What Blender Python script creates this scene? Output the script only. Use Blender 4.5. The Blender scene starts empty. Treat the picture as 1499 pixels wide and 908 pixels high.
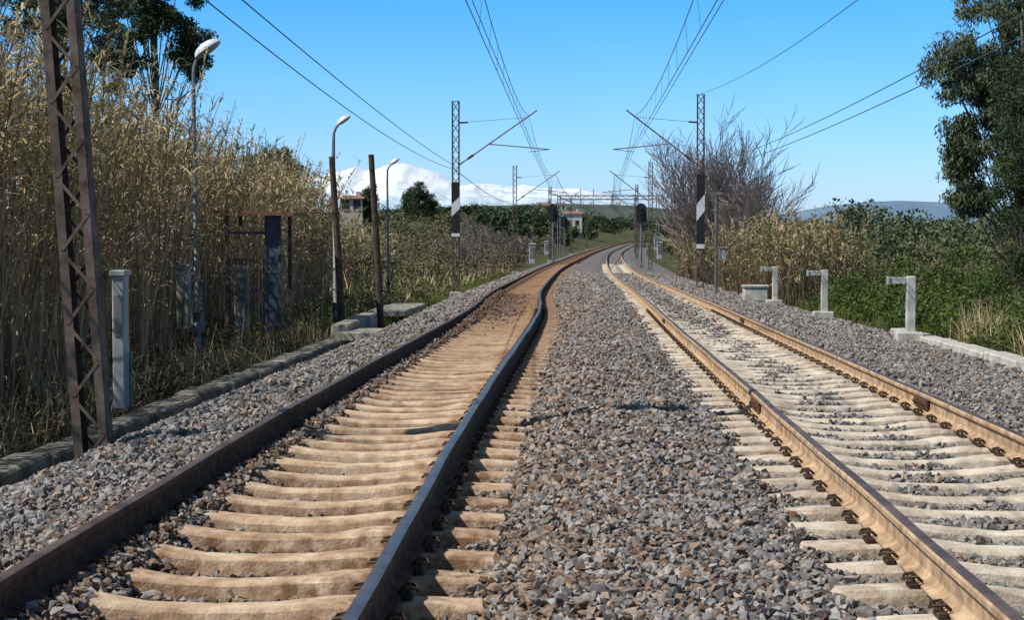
import bpy, math, random
import numpy as np
from mathutils import Vector, Matrix, noise
random.seed(7); R=np.random.default_rng(11)
S=bpy.context.scene
CZ=1.6; F=2600.0
def PX(px,py,d): return Vector(((px-842)/F*d, d, CZ-(py-337)/F*d))
# ------------------------------------------------------------ alignment of the line
def hermite(pts):
    p=np.array(pts,float); x=p[:,0]; y=p[:,1]; s=np.diff(y)/np.diff(x); m=np.zeros(len(x))
    m[0]=s[0]; m[-1]=s[-1]
    for i in range(1,len(x)-1):
        w1=x[i]-x[i-1]; w2=x[i+1]-x[i]; m[i]=(s[i-1]*w2+s[i]*w1)/(w1+w2)
    def f(t):
        t=np.asarray(t,float); tc=np.clip(t,x[0],x[-1]); i=np.clip(np.searchsorted(x,tc)-1,0,len(x)-2)
        h=x[i+1]-x[i]; u=(tc-x[i])/h
        return (2*u**3-3*u**2+1)*y[i]+(u**3-2*u**2+u)*h*m[i]+(-2*u**3+3*u**2)*y[i+1]+(u**3-u**2)*h*m[i+1]
    return f
XL=hermite([(-30,-1.56),(6.5,-1.56),(14.6,-1.57),(20,-1.54),(29,-1.49),(37,-1.50),(42,-1.57),(48,-1.71),(54,-1.81),(67,-1.88),(95,-1.86),(118,-1.7),(163,-0.5),(260,2.9),(390,9.5),(600,24)])
XR=hermite([(-30,2.36),(16,2.36),(30,2.42),(44,2.55),(60,2.66),(95,2.8),(141,3.3),(220,5.0),(325,9.7),(390,13.3),(600,28)])
HH=hermite([(-30,1.42),(12,1.42),(15,1.44),(20,1.48),(29,1.57),(52,1.85),(80,2.2),(118,2.55),(163,2.7),(250,2.85),(400,2.9),(600,3.5)])
def RZ(y): return CZ-HH(y)
def ss(a,b,x):
    t=np.clip((np.asarray(x,float)-a)/(b-a),0,1); return t*t*(3-2*t)
# ------------------------------------------------------------ materials
def newmat(n):
    m=bpy.data.materials.new(n); m.use_nodes=True; nt=m.node_tree; return m,nt,nt.nodes['Principled BSDF']
def mat(n,c1,c2,scale=5,rough=0.8,bump=0.3,metal=0.0,c3=None,bdist=0.01,scale2=None,lo=0.35,hi=0.65,yfar=None,stain=None,spec=0.3):
    m,nt,b=newmat(n); N=nt.nodes; L=nt.links
    tc=N.new('ShaderNodeTexCoord'); no=N.new('ShaderNodeTexNoise'); no.inputs['Scale'].default_value=scale; no.inputs['Detail'].default_value=8
    no.inputs['Roughness'].default_value=0.65
    L.new(tc.outputs['Object'],no.inputs['Vector'])
    cr=N.new('ShaderNodeValToRGB'); cr.color_ramp.elements[0].position=lo; cr.color_ramp.elements[1].position=hi
    cr.color_ramp.elements[0].color=(*c1,1); cr.color_ramp.elements[1].color=(*c2,1)
    if c3: e=cr.color_ramp.elements.new((lo+hi)/2); e.color=(*c3,1)
    L.new(no.outputs['Fac'],cr.inputs['Fac']); out=cr.outputs['Color']
    if stain:
        a=N.new('ShaderNodeAttribute'); a.attribute_name='rnd'; n3=N.new('ShaderNodeTexNoise'); n3.inputs['Scale'].default_value=14; n3.inputs['Detail'].default_value=6; L.new(tc.outputs['Object'],n3.inputs['Vector'])
        mm=N.new('ShaderNodeMath'); mm.operation='MULTIPLY_ADD'; mm.inputs[1].default_value=2.6; mm.inputs[2].default_value=-.6; L.new(n3.outputs['Fac'],mm.inputs[0])
        m2=N.new('ShaderNodeMath'); m2.operation='MULTIPLY'; m2.use_clamp=True; L.new(mm.outputs[0],m2.inputs[0]); L.new(a.outputs['Fac'],m2.inputs[1])
        mx=N.new('ShaderNodeMixRGB'); mx.inputs[2].default_value=(*stain,1); L.new(m2.outputs[0],mx.inputs[0]); L.new(out,mx.inputs[1]); out=mx.outputs[0]
    if yfar:   # staining that increases along the line (world Y)
        sx=N.new('ShaderNodeSeparateXYZ'); L.new(tc.outputs['Object'],sx.inputs[0]); mr=N.new('ShaderNodeMapRange')
        mr.inputs[1].default_value=yfar[0]; mr.inputs[2].default_value=yfar[1]; L.new(sx.outputs[1],mr.inputs[0])
        mx=N.new('ShaderNodeMixRGB'); mx.inputs[2].default_value=(*yfar[2],1); L.new(mr.outputs[0],mx.inputs[0]); L.new(out,mx.inputs[1]); out=mx.outputs[0]
    L.new(out,b.inputs['Base Color'])
    b.inputs['Roughness'].default_value=rough; b.inputs['Metallic'].default_value=metal; b.inputs['Specular IOR Level'].default_value=spec
    if bump:
        n2=N.new('ShaderNodeTexNoise'); n2.inputs['Scale'].default_value=scale2 or scale*6; n2.inputs['Detail'].default_value=6
        L.new(tc.outputs['Object'],n2.inputs['Vector'])
        bp=N.new('ShaderNodeBump'); bp.inputs['Strength'].default_value=bump; bp.inputs['Distance'].default_value=bdist
        L.new(n2.outputs['Fac'],bp.inputs['Height']); L.new(bp.outputs['Normal'],b.inputs['Normal'])
    return m
def attrmat(n,cols,rough=0.7,transl=0.0,noise_scale=None,spec=0.2):
    m,nt,b=newmat(n); N=nt.nodes; L=nt.links
    a=N.new('ShaderNodeAttribute'); a.attribute_name='rnd'
    cr=N.new('ShaderNodeValToRGB'); els=cr.color_ramp.elements
    els[0].position=0; els[0].color=(*cols[0],1); els[1].position=1; els[1].color=(*cols[-1],1)
    for i,c in enumerate(cols[1:-1]): e=els.new((i+1)/(len(cols)-1)); e.color=(*c,1)
    L.new(a.outputs['Fac'],cr.inputs['Fac']); src=cr.outputs['Color']
    if noise_scale:
        tc=N.new('ShaderNodeTexCoord'); no=N.new('ShaderNodeTexNoise'); no.inputs['Scale'].default_value=noise_scale; no.inputs['Detail'].default_value=4
        L.new(tc.outputs['Object'],no.inputs['Vector'])
        mr=N.new('ShaderNodeMapRange'); mr.inputs[1].default_value=0.3; mr.inputs[2].default_value=0.7; mr.inputs[3].default_value=0.65; mr.inputs[4].default_value=1.22
        L.new(no.outputs['Fac'],mr.inputs[0])
        mx=N.new('ShaderNodeVectorMath'); mx.operation='SCALE'; L.new(src,mx.inputs[0]); L.new(mr.outputs[0],mx.inputs['Scale']); src=mx.outputs[0]
    L.new(src,b.inputs['Base Color']); b.inputs['Roughness'].default_value=rough
    b.inputs['Specular IOR Level'].default_value=spec
    if transl:
        t=N.new('ShaderNodeBsdfTranslucent'); L.new(src,t.inputs['Color']); mi=N.new('ShaderNodeMixShader'); mi.inputs[0].default_value=transl
        L.new(b.outputs[0],mi.inputs[1]); L.new(t.outputs[0],mi.inputs[2]); L.new(mi.outputs[0],N['Material Output'].inputs['Surface'])
    return m
M={}
M['rust']=mat('rail_rust',(0.055,0.030,0.020),(0.15,0.082,0.05),9,0.9,0.3,spec=.1)
M['rustlit']=mat('rail_rust_dusty_sunlit',(0.26,0.16,0.095),(0.58,0.42,0.27),7,0.9,0.3,spec=.1)  # dusty rust, with the sunlit side's brightness painted into the colour
M['steel']=mat('rail_head_steel',(0.10,0.085,0.08),(0.24,0.21,0.205),4,0.38,0.05,0.7)
M['headbrown']=mat('rail_head_brown',(0.075,0.048,0.036),(0.19,0.135,0.11),4,0.48,0.1,0.3)
M['slpL']=mat('sleeper_concrete_rusty',(0.42,0.28,0.18),(0.78,0.63,0.46),5,0.9,0.6,c3=(0.64,0.47,0.32),scale2=60,yfar=(14,42,(0.28,0.165,0.095)),stain=(0.22,0.12,0.065))
M['slpR']=mat('sleeper_concrete',(0.48,0.41,0.33),(0.80,0.73,0.61),5,0.9,0.6,c3=(0.66,0.58,0.47),scale2=60,stain=(0.30,0.215,0.145))
M['clip']=mat('clip_steel',(0.03,0.02,0.015),(0.10,0.06,0.035),20,0.7,0.2,0.3)
M['conc']=mat('weathered_concrete',(0.17,0.16,0.14),(0.42,0.40,0.35),2.5,0.9,0.4,c3=(0.31,0.29,0.25),scale2=40)
M['concdark']=mat('dirty_shaded_concrete',(0.075,0.07,0.05),(0.42,0.39,0.32),1.8,0.95,0.6,c3=(0.23,0.21,0.17),scale2=30)  # dirt on the channel, painted-in reed shade on the pillars
M['conclight']=mat('pale_concrete',(0.30,0.29,0.26),(0.60,0.58,0.53),4,0.9,0.3)
M['mast']=mat('mast_weathered_steel',(0.06,0.042,0.032),(0.18,0.135,0.11),6,0.8,0.2,0.0,spec=.15)
M['mastg']=mat('mast_grey_steel',(0.10,0.10,0.10),(0.22,0.21,0.20),6,0.65,0.1,0.2)
M['wood']=mat('creosote_wood',(0.035,0.024,0.018),(0.11,0.078,0.055),8,0.9,0.4)
M['lampm']=mat('lamp_galvanised',(0.11,0.12,0.13),(0.22,0.23,0.24),6,0.55,0.1,0.3)
M['lampw']=mat('lamp_head_paint',(0.50,0.53,0.55),(0.7,0.7,0.7),6,0.4,0.0)
M['black']=mat('black_paint',(0.012,0.012,0.013),(0.03,0.03,0.03),6,0.5,0.0)
M['white']=mat('white_paint',(0.55,0.55,0.53),(0.75,0.75,0.73),6,0.6,0.0)
M['bluegrey']=mat('blue_grey_paint',(0.04,0.058,0.08),(0.08,0.11,0.145),3,0.6,0.1)
M['cab']=mat('cabinet_grey',(0.24,0.26,0.26),(0.40,0.41,0.40),3,0.6,0.1)
M['rustroof']=mat('rusty_sheet',(0.12,0.055,0.035),(0.26,0.13,0.09),5,0.8,0.3)
M['glassy']=mat('insulator_brown',(0.08,0.03,0.02),(0.14,0.06,0.04),4,0.25,0.0)
M['wire']=mat('copper_wire_dark',(0.035,0.04,0.05),(0.08,0.085,0.09),4,0.5,0.0,0.3)
M['bark']=mat('bark',(0.07,0.055,0.042),(0.19,0.155,0.12),6,0.9,0.5)
M['twig']=mat('bare_twigs',(0.20,0.155,0.14),(0.36,0.29,0.265),6,0.9,0.0)
# ------------------------------------------------------------ mesh helpers
class MB:
    def __init__(s): s.v=[]; s.f=[]; s.m=[]
    def add(s,vs,fs,mi=0):
        o=len(s.v); s.v+= [tuple(v) for v in vs]; s.f+=[tuple(i+o for i in f) for f in fs]; s.m+=[mi]*len(fs)
    def box(s,c,size,mi=0,rot=None,bev=0.0,taper=1.0):
        hx,hy,hz=[a/2 for a in size]; b=min(bev,hx*.9,hy*.9,hz*.9)
        vs=[]
        def ring(z,ix,k=1.0):
            a=hx*k-ix; d=hy*k-ix
            if b>0:
                return [(-a+b,-d,z),(a-b,-d,z),(a,-d+b,z),(a,d-b,z),(a-b,d,z),(-a+b,d,z),(-a,d-b,z),(-a,-d+b,z)]
            return [(-a,-d,z),(a,-d,z),(a,d,z),(-a,d,z)]
        rs=[ring(-hz,0),ring(hz,0,taper)] if b==0 else [ring(-hz,0),ring(hz-b,0,taper),ring(hz,b,taper)]
        n=len(rs[0])
        for r in rs: vs+=r
        fs=[tuple(reversed(range(n)))]
        for k in range(len(rs)-1):
            for i in range(n):
                j=(i+1)%n; fs.append((k*n+i,k*n+j,(k+1)*n+j,(k+1)*n+i))
        fs.append(tuple(range((len(rs)-1)*n,len(rs)*n)))
        c=Vector(c)
        vs=[(rot@Vector(v) if rot else Vector(v))+c for v in vs]; s.add(vs,fs,mi)
    def tube(s,pts,rad,sides=6,mi=0,cap=True):
        pts=[Vector(p) for p in pts]
        if not hasattr(rad,'__len__'): rad=[rad]*len(pts)
        vs=[];fs=[]
        for i,p in enumerate(pts):
            t=(pts[min(i+1,len(pts)-1)]-pts[max(i-1,0)])
            if t.length<1e-9: t=Vector((0,0,1))
            t.normalize(); ref=Vector((0,1,0)) if abs(t.y)<0.8 else Vector((1,0,0))
            a=t.cross(ref).normalized(); b=t.cross(a)
            for k in range(sides):
                an=2*math.pi*(k+0.5)/sides; vs.append(p+(a*math.cos(an)+b*math.sin(an))*rad[i])
        for i in range(len(pts)-1):
            for k in range(sides):
                j=(k+1)%sides; fs.append((i*sides+k,i*sides+j,(i+1)*sides+j,(i+1)*sides+k))
        if cap:
            fs.append(tuple(range(sides))); fs.append(tuple(reversed(range((len(pts)-1)*sides,len(pts)*sides))))
        s.add(vs,fs,mi)
    def bar(s,a,b,w,t,mi=0):
        a=Vector(a);b=Vector(b);d=b-a;L=d.length;z=d.normalized();y=Vector((0,1,0)); 
        if abs(z.y)>0.9: y=Vector((1,0,0))
        x=y.cross(z).normalized(); y=z.cross(x)
        rot=Matrix((x,y,z)).transposed(); s.box((a+b)/2,(w,t,L),mi,rot)
    def build(s,name,mats,smooth=False):
        me=bpy.data.meshes.new(name); me.from_pydata(s.v,[],s.f)
        for m in mats: me.materials.append(M[m] if isinstance(m,str) else m)
        me.polygons.foreach_set('material_index',s.m)
        me.update()
        if smooth: me.shade_smooth()
        else: me.shade_flat()
        o=bpy.data.objects.new(name,me); S.collection.objects.link(o); return o
def npmesh(name,V,Fc,mats,rnd=None,mi=None,smooth=False):
    V=np.ascontiguousarray(V,dtype=np.float32).reshape(-1,3); Fc=np.ascontiguousarray(Fc,dtype=np.int32); n,k=Fc.shape
    me=bpy.data.meshes.new(name); me.vertices.add(len(V)); me.vertices.foreach_set('co',V.ravel())
    me.loops.add(n*k); me.loops.foreach_set('vertex_index',Fc.ravel()); me.polygons.add(n)
    me.polygons.foreach_set('loop_start',np.arange(0,n*k,k,dtype=np.int32))
    if rnd is not None:
        a=me.attributes.new('rnd','FLOAT','POINT'); a.data.foreach_set('value',np.ascontiguousarray(rnd,dtype=np.float32))
    for m in mats: me.materials.append(M[m] if isinstance(m,str) else m)
    if mi is not None: me.polygons.foreach_set('material_index',np.ascontiguousarray(mi,dtype=np.int32))
    me.update(calc_edges=True)
    if smooth: me.shade_smooth()
    else: me.shade_flat()
    o=bpy.data.objects.new(name,me); S.collection.objects.link(o); return o
def unit(n):
    v=R.normal(size=(n,3)); return v/np.linalg.norm(v,axis=1,keepdims=True)
# ------------------------------------------------------------ ballast profile
def prof(x,y):
    x=np.asarray(x,float); y=np.asarray(y,float); u=x-XL(y); v=x-XR(y); far=ss(22,45,y)
    a=np.interp(-u,[0.7,0.85,1.6,1.9,2.75],[-0.04,0.035,0.03,-0.03,-0.40])
    b=np.interp(u,[-0.75,-0.68,-0.55,-0.42,0,0.7],[0.02,0.03,0.015,-0.10,-0.12,-0.12])+far*0.07
    w=(XR(y)-XL(y)); mid=w/2
    c=np.interp(u,[0.72,1.0,1.25,1.5,1.9],[-0.10,-0.08,-0.02,0.04,0.055])
    c2=np.interp(-v,[0.72,1.0,1.25,1.5,1.9],[-0.08,-0.06,0.0,0.04,0.055])
    d=np.interp(v,[-0.7,-0.5,0,0.7],[-0.075,-0.07,-0.065,-0.07])+far*0.03
    e=np.interp(v,[0.72,0.95,1.4,2.3,4.0],[-0.05,-0.01,0.02,-0.12,-0.26])
    return np.where(u<-0.71,a,np.where(u<0.71,b,np.where(u<mid,c,np.where(v<-0.71,c2,np.where(v<0.71,d,e)))))
def BZ(x,y): return RZ(y)-0.18+prof(x,y)
XBL=lambda y: XL(y)-2.75
# ------------------------------------------------------------ terrain
def TZ(x,y):
    x=np.asarray(x,float); y=np.asarray(y,float)
    yy=np.clip(y,-30,600); l=x-XL(yy)+1.56; r=x-XR(yy)+2.36
    z=RZ(yy).copy()
    left=np.interp(-l,[3.9,4.3,4.8,5.6,7.5,12,40],[-0.8,-0.80,-0.55,-0.35,0.15,0.2,0.1])
    right=np.interp(r,[5.7,6.1,6.5,9,14,60],[-0.75,-0.50,-0.5,-0.75,-1.0,-2.0])
    off=np.where(l<-3.9,left,np.where(r>5.7,right,-0.8))
    z=z+off
    z=z+ 4.6*ss(85,330,y)*ss(7,34,-l)
    z=z+ 5.5*ss(430,950,y)*(1-ss(60,260,x))
    bump=0.10*np.sin(x*1.3+y*0.31)*np.sin(y*0.9-x*0.4)*ss(5.2,8,np.abs(x-0.4))
    return z+bump
xs=np.concatenate([-np.geomspace(14,9000,46)[::-1],np.linspace(-13.6,13.6,90),np.geomspace(14,9000,46)])
ys=np.concatenate([np.linspace(-40,0,8)[:-1],np.linspace(0,80,110)[:-1],np.geomspace(80,22000,90)])
gx,gy=np.meshgrid(xs,ys); gz=TZ(gx,gy); V=np.stack([gx,gy,gz],-1).reshape(-1,3)
def gridfaces(ny,nx):
    i=np.arange(ny-1)[:,None]*nx+np.arange(nx-1)[None,:]; return np.stack([i,i+1,i+nx+1,i+nx],-1).reshape(-1,4)
def ground_mat():
    m,nt,b=newmat('ground_soil_grass'); N=nt.nodes; L=nt.links
    tc=N.new('ShaderNodeTexCoord')
    n1=N.new('ShaderNodeTexNoise'); n1.inputs['Scale'].default_value=0.25; n1.inputs['Detail'].default_value=10; n1.inputs['Roughness'].default_value=0.7
    n2=N.new('ShaderNodeTexNoise'); n2.inputs['Scale'].default_value=9; n2.inputs['Detail'].default_value=8
    for n in (n1,n2): L.new(tc.outputs['Object'],n.inputs['Vector'])
    cr=N.new('ShaderNodeValToRGB'); e=cr.color_ramp.elements; e[0].position=0.36; e[0].color=(0.07,0.058,0.033,1); e[1].position=0.62; e[1].color=(0.07,0.095,0.032,1)
    k=e.new(0.48); k.color=(0.09,0.085,0.04,1)
    L.new(n1.outputs['Fac'],cr.inputs['Fac'])
    mr=N.new('ShaderNodeMapRange'); mr.inputs[1].default_value=.3; mr.inputs[2].default_value=.7; mr.inputs[3].default_value=.5; mr.inputs[4].default_value=1.4
    L.new(n2.outputs['Fac'],mr.inputs[0]); sc=N.new('ShaderNodeVectorMath'); sc.operation='SCALE'; L.new(cr.outputs['Color'],sc.inputs[0]); L.new(mr.outputs[0],sc.inputs['Scale'])
    L.new(sc.outputs[0],b.inputs['Base Color']); b.inputs['Roughness'].default_value=1; b.inputs['Specular IOR Level'].default_value=.1
    bp=N.new('ShaderNodeBump'); bp.inputs['Strength'].default_value=.8; bp.inputs['Distance'].default_value=.05; L.new(n2.outputs['Fac'],bp.inputs['Height']); L.new(bp.outputs['Normal'],b.inputs['Normal'])
    return m
npmesh('ground',V,gridfaces(len(ys),len(xs)),[ground_mat()],smooth=True)
# ------------------------------------------------------------ ballast bed sheet
def ballast_mat():
    m,nt,b=newmat('ballast_bed'); N=nt.nodes; L=nt.links
    tc=N.new('ShaderNodeTexCoord'); vo=N.new('ShaderNodeTexVoronoi'); vo.inputs['Scale'].default_value=15
    L.new(tc.outputs['Object'],vo.inputs['Vector'])
    a=N.new('ShaderNodeAttribute'); a.attribute_name='rnd'
    c1=N.new('ShaderNodeMixRGB'); c1.inputs[1].default_value=(0.175,0.163,0.155,1); c1.inputs[2].default_value=(0.20,0.115,0.068,1); L.new(a.outputs['Fac'],c1.inputs[0])
    sep=N.new('ShaderNodeSeparateColor'); L.new(vo.outputs['Color'],sep.inputs[0])
    mr=N.new('ShaderNodeMapRange'); mr.inputs[3].default_value=.4; mr.inputs[4].default_value=1.55; L.new(sep.outputs[0],mr.inputs[0])
    sc=N.new('ShaderNodeVectorMath'); sc.operation='SCALE'; L.new(c1.outputs[0],sc.inputs[0]); L.new(mr.outputs[0],sc.inputs['Scale'])
    L.new(sc.outputs[0],b.inputs['Base Color']); b.inputs['Roughness'].default_value=1; b.inputs['Specular IOR Level'].default_value=.1
    bp=N.new('ShaderNodeBump'); bp.inputs['Strength'].default_value=1; bp.inputs['Distance'].default_value=.04; bp.invert=True; L.new(vo.outputs['Distance'],bp.inputs['Height']); L.new(bp.outputs['Normal'],b.inputs['Normal'])
    return m
yb=np.concatenate([np.linspace(0,60,121)[:-1],np.linspace(60,600,240)])
tb=np.linspace(0,1,110); bx=XBL(yb)[:,None]*(1-tb)+(XR(yb)+3.85)[:,None]*tb; by=np.repeat(yb[:,None],110,1)
bz=BZ(bx,by)-0.03*(1-ss(50,90,by)); 
def rustw(x,y):
    u=x-XL(y); return np.clip(np.exp(-(np.maximum(np.abs(u)-0.62,0)/0.35)**2)*(0.45+0.55*ss(16,36,y)),0,1)
npmesh('ballast_bed',np.stack([bx,by,bz],-1).reshape(-1,3),gridfaces(len(yb),110),[ballast_mat()],rnd=rustw(bx,by).ravel(),smooth=True)
# ------------------------------------------------------------ gravel stones
import bmesh
def rock_variant():
    bm=bmesh.new()
    for _ in range(10):
        v=unit(1)[0]*(0.75+0.4*random.random()); bm.verts.new(v)
    bmesh.ops.convex_hull(bm,input=bm.verts)
    for v in [v for v in bm.verts if not v.link_faces]: bm.verts.remove(v)
    bmesh.ops.triangulate(bm,faces=bm.faces); bm.verts.index_update()
    v=np.array([tuple(v.co) for v in bm.verts]); f=np.array([[w.index for w in f.verts] for f in bm.faces]); bm.free(); return v,f
VAR=[rock_variant() for _ in range(16)]
def rotmats(n):
    q=R.normal(size=(n,4)); q/=np.linalg.norm(q,axis=1,keepdims=True); w,x,y,z=q.T
    return np.stack([1-2*(y*y+z*z),2*(x*y-z*w),2*(x*z+y*w),2*(x*y+z*w),1-2*(x*x+z*z),2*(y*z-x*w),2*(x*z-y*w),2*(y*z+x*w),1-2*(x*x+y*y)],-1).reshape(n,3,3)
SP=0.6; PH_L=7.52%SP; PH_R=7.25%SP
PXs=[];PYs=[];SZ=[]
def zone(y0,y1,dens,s0,s1):
    step=1/math.sqrt(dens)
    a,b=np.meshgrid(np.arange(-5.2,7.0,step),np.arange(y0,y1,step)); a=a.ravel()+R.uniform(-.5,.5,a.size)*step; b=b.ravel()+R.uniform(-.5,.5,b.size)*step
    k=(a>XBL(b)-0.05)&(a<XR(b)+3.8)&(a>-0.325*b-1.0)&(a<0.255*b+1.0); a=a[k];b=b[k]
    PXs.append(a);PYs.append(b);SZ.append((s0+(s1-s0)*R.random(a.size)**1.3)*np.where(R.random(a.size)<0.07,1.35,1))
zone(4.6,11,900,0.019,0.036); zone(11,18,620,0.021,0.039); zone(18,32,350,0.027,0.044); zone(32,60,120,0.042,0.062); zone(60,110,32,0.07,0.10)
x=np.concatenate(PXs); y=np.concatenate(PYs); s=np.concatenate(SZ)
u=x-XL(y); v=x-XR(y)
def ons(y,ph,hw): return np.abs((y-ph+SP/2)%SP-SP/2)<hw
gone=(np.abs(np.abs(v)-0.75)<0.09)|(np.abs(np.abs(u)-0.75)<0.09)
gone|=((u>-0.40+0.05*np.sin(y*5))&(u<1.20)&ons(y,PH_L,0.125)&(R.random(x.size)<0.985)&(y<60))
gone|=((v>-1.22)&(v<1.0)&ons(y,PH_R,0.12)&(R.random(x.size)<0.975)&(y<60))
gone|=(np.abs(u)<0.70)&(y>60)
k=~gone; x=x[k];y=y[k];s=s[k];u=u[k];v=v[k]
lump=0.018*np.sin(x*5.1+y*2.3)*np.sin(y*3.7-x*2.2)+0.015*np.sin(x*11+y*7)
z=BZ(x,y)+lump*(np.abs(u)>.8)+R.uniform(-0.024,0.016,x.size)
n=x.size
brown=np.clip(rustw(x,y)*1.0+0.38*np.exp(-((u-1.4)/0.9)**2)+0.15,0,0.95)
isb=R.random(n)<brown
tone=np.where(isb,0.55+0.45*R.random(n),0.02+0.43*R.random(n))
dk=rustw(x,y); tone=np.where(isb,0.55+(tone-.55)*(1-.75*dk),tone)  # brown stones between the left rails toned darker for contrast with sleeper tops
vid=R.integers(0,len(VAR),n); RV=[];RF=[];RR=[];off=0
for i,(vv,ff) in enumerate(VAR):
    id_=np.where(vid==i)[0]; m_=len(id_); rm=rotmats(m_); sc=R.uniform(0.6,1.25,(m_,1,3))*s[id_][:,None,None]
    pv=np.einsum('nij,nkj->nki',rm,vv[None]*sc); pv[:,:,2]*=0.85
    pv+=np.stack([x[id_],y[id_],z[id_]],-1)[:,None,:]
    RV.append(pv.reshape(-1,3)); RF.append((ff[None]+np.arange(m_)[:,None,None]*len(vv)+off).reshape(-1,3)); RR.append(np.repeat(tone[id_],len(vv))); off+=m_*len(vv)
stm=attrmat('ballast_stone',[(0.12,0.11,0.107),(0.225,0.208,0.20),(0.35,0.325,0.305),(0.14,0.085,0.058),(0.27,0.195,0.145),(0.41,0.325,0.26)],0.9,0,28,spec=.12)
npmesh('gravel_ballast',np.concatenate(RV),np.concatenate(RF),[stm],rnd=np.concatenate(RR))
print('stones',n)
# ------------------------------------------------------------ sleepers
def sleepers(name,XC,ph,m,yend=150,sk=1.0):
    st=[-1.2,-1.17,-0.95,-0.62,-0.5,-0.28,0,0.28,0.5,0.62,0.95,1.17,1.2]
    tz=[-0.05,-0.02,-0.006,0,-0.004,-0.030,-0.038,-0.030,-0.004,0,-0.006,-0.02,-0.05]
    tw=[0.080,0.09,0.10,0.105,0.10,0.080,0.074,0.080,0.10,0.105,0.10,0.09,0.08]
    sn=[.25,.25,.6,.75,.3,.08,.05,.08,.3,.75,.6,.25,.25]
    base=[];sv=[]
    for a,b,c,q in zip(st,tz,tw,sn):
        base+=[(a,-c-.03,-0.22),(a,-c,b-.022),(a,-c+.018,b),(a,c-.018,b),(a,c,b-.022),(a,c+.03,-0.22)]; sv+=[1.3,q+.3,q,q,q+.3,1.3]  # besides the seat stains, sides darken downwards to set tops off from gaps
    base=np.array(base); sv=np.array(sv); f=[]
    for i in range(len(st)-1):
        for k in range(5): f.append((i*6+k,i*6+k+1,(i+1)*6+k+1,(i+1)*6+k))
    f.append((0,5,4,1)); f.append((1,4,3,2)); e=(len(st)-1)*6; f.append((e,e+1,e+4,e+5)); f.append((e+1,e+2,e+3,e+4))
    f=np.array(f)[:,::-1]; yy=np.arange(ph+SP*5,yend,SP); n=len(yy); V=np.repeat(base[None],n,0)
    V=V+R.normal(0,0.004,V.shape); an=R.normal(0,0.009,n); sl=(XC(yy+1)-XC(yy-1))/2
    X=V[:,:,0]; Y=V[:,:,1]; a=an-sl
    nx=X*np.cos(a)[:,None]-Y*np.sin(a)[:,None]+XC(yy)[:,None]; ny=X*np.sin(a)[:,None]+Y*np.cos(a)[:,None]+(yy+R.normal(0,0.014,n))[:,None]
    nz=V[:,:,2]+(RZ(yy)-0.18)[:,None]+R.normal(0,0.003,n)[:,None]
    rr=np.clip((sv[None]*R.uniform(.7,1.2,(n,1))+R.uniform(0,.45,(n,1)))*sk,0,1.3)
    npmesh(name,np.stack([nx,ny,nz],-1).reshape(-1,3),(f[None]+np.arange(n)[:,None,None]*len(base)).reshape(-1,4),[m],rnd=rr.ravel())
sleepers('concrete_sleepers',XL,PH_L,'slpL'); sleepers('concrete_sleepers.001',XR,PH_R,'slpR',sk=.75)
# ------------------------------------------------------------ rails
prf=[(-.07,0),(-.07,.011),(-.022,.028),(-.010,.045),(-.009,.115),(-.032,.132),(-.036,.140),(-.036,.160),(-.028,.170),(-.012,.1735),(.012,.1735),(.028,.170),(.036,.160),(.036,.140),(.032,.132),(.009,.115),(.010,.045),(.022,.028),(.07,.011),(.07,0)]
prf=np.array(prf)
def rail(name,XC,off,mats):
    yy=np.concatenate([np.arange(-2,80,0.5),np.arange(80,560,2.5)]); k=len(prf)
    wob=0.004*np.sin(yy*0.9+off)+0.003*np.sin(yy*2.1)
    V=np.zeros((len(yy),k,3)); V[:,:,0]=(XC(yy)+off+wob)[:,None]+prf[:,0]; V[:,:,1]=yy[:,None]; V[:,:,2]=(RZ(yy)-0.1735)[:,None]+prf[:,1]
    f=[];mi=[]
    for j in range(k):
        f.append((j,(j+1)%k)); mi.append(1 if 8<=j<=10 else 0)
    f=np.array(f); i=np.arange(len(yy)-1)[:,None]
    Fc=np.stack([i*k+f[:,0],i*k+f[:,1],(i+1)*k+f[:,1],(i+1)*k+f[:,0]],-1).reshape(-1,4)[:,::-1]
    return npmesh(name,V.reshape(-1,3),Fc,mats,mi=np.tile(mi,len(yy)-1))
rail('steel_rail',XL,-0.75,['rust','headbrown']); rail('steel_rail.001',XL,0.75,['rust','steel'])
rail('steel_rail.002',XR,-0.75,['rustlit','headbrown']); rail('steel_rail.003',XR,0.75,['rustlit','headbrown'])
for nm,XC,ph in (('rail_clips',XL,PH_L),('rail_clips.001',XR,PH_R)):
    b=MB()
    for yy in np.arange(ph+SP*8,42,SP):
        for o in (-0.75,0.75):
            for sd in (-1,1):
                xc=float(XC(yy))+o+sd*0.098; zz=float(RZ(yy))-0.18
                b.box((xc,yy,zz+.012),(0.045,0.10,0.024),0,bev=.006)
                b.tube([(xc-sd*.035,yy-.035,zz+.03),(xc-sd*.01,yy-.05,zz+.055),(xc+sd*.03,yy-.04,zz+.05),(xc+sd*.045,yy,zz+.035),(xc+sd*.03,yy+.04,zz+.05),(xc-sd*.01,yy+.05,zz+.055),(xc-sd*.035,yy+.035,zz+.03)],0.008,5,0)
                b.tube([(xc,yy,zz+.02),(xc,yy,zz+.06)],0.011,6,0)
    b.build(nm,['clip'])
b=MB()
for o,yy in ((-0.75,15.6),(0.75,15.9),(-0.75,33.6),(0.75,33.9)):
    for sd in (-1,1):
        xc=float(XR(yy))+o+sd*.026; zz=float(RZ(yy))-.09
        b.box((xc,yy,zz),(0.024,0.6,0.085),0,bev=.006)
        for k in (-.22,-.08,.08,.22): b.tube([(xc,yy+k,zz),(xc+sd*.035,yy+k,zz)],.014,6,0)
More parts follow.
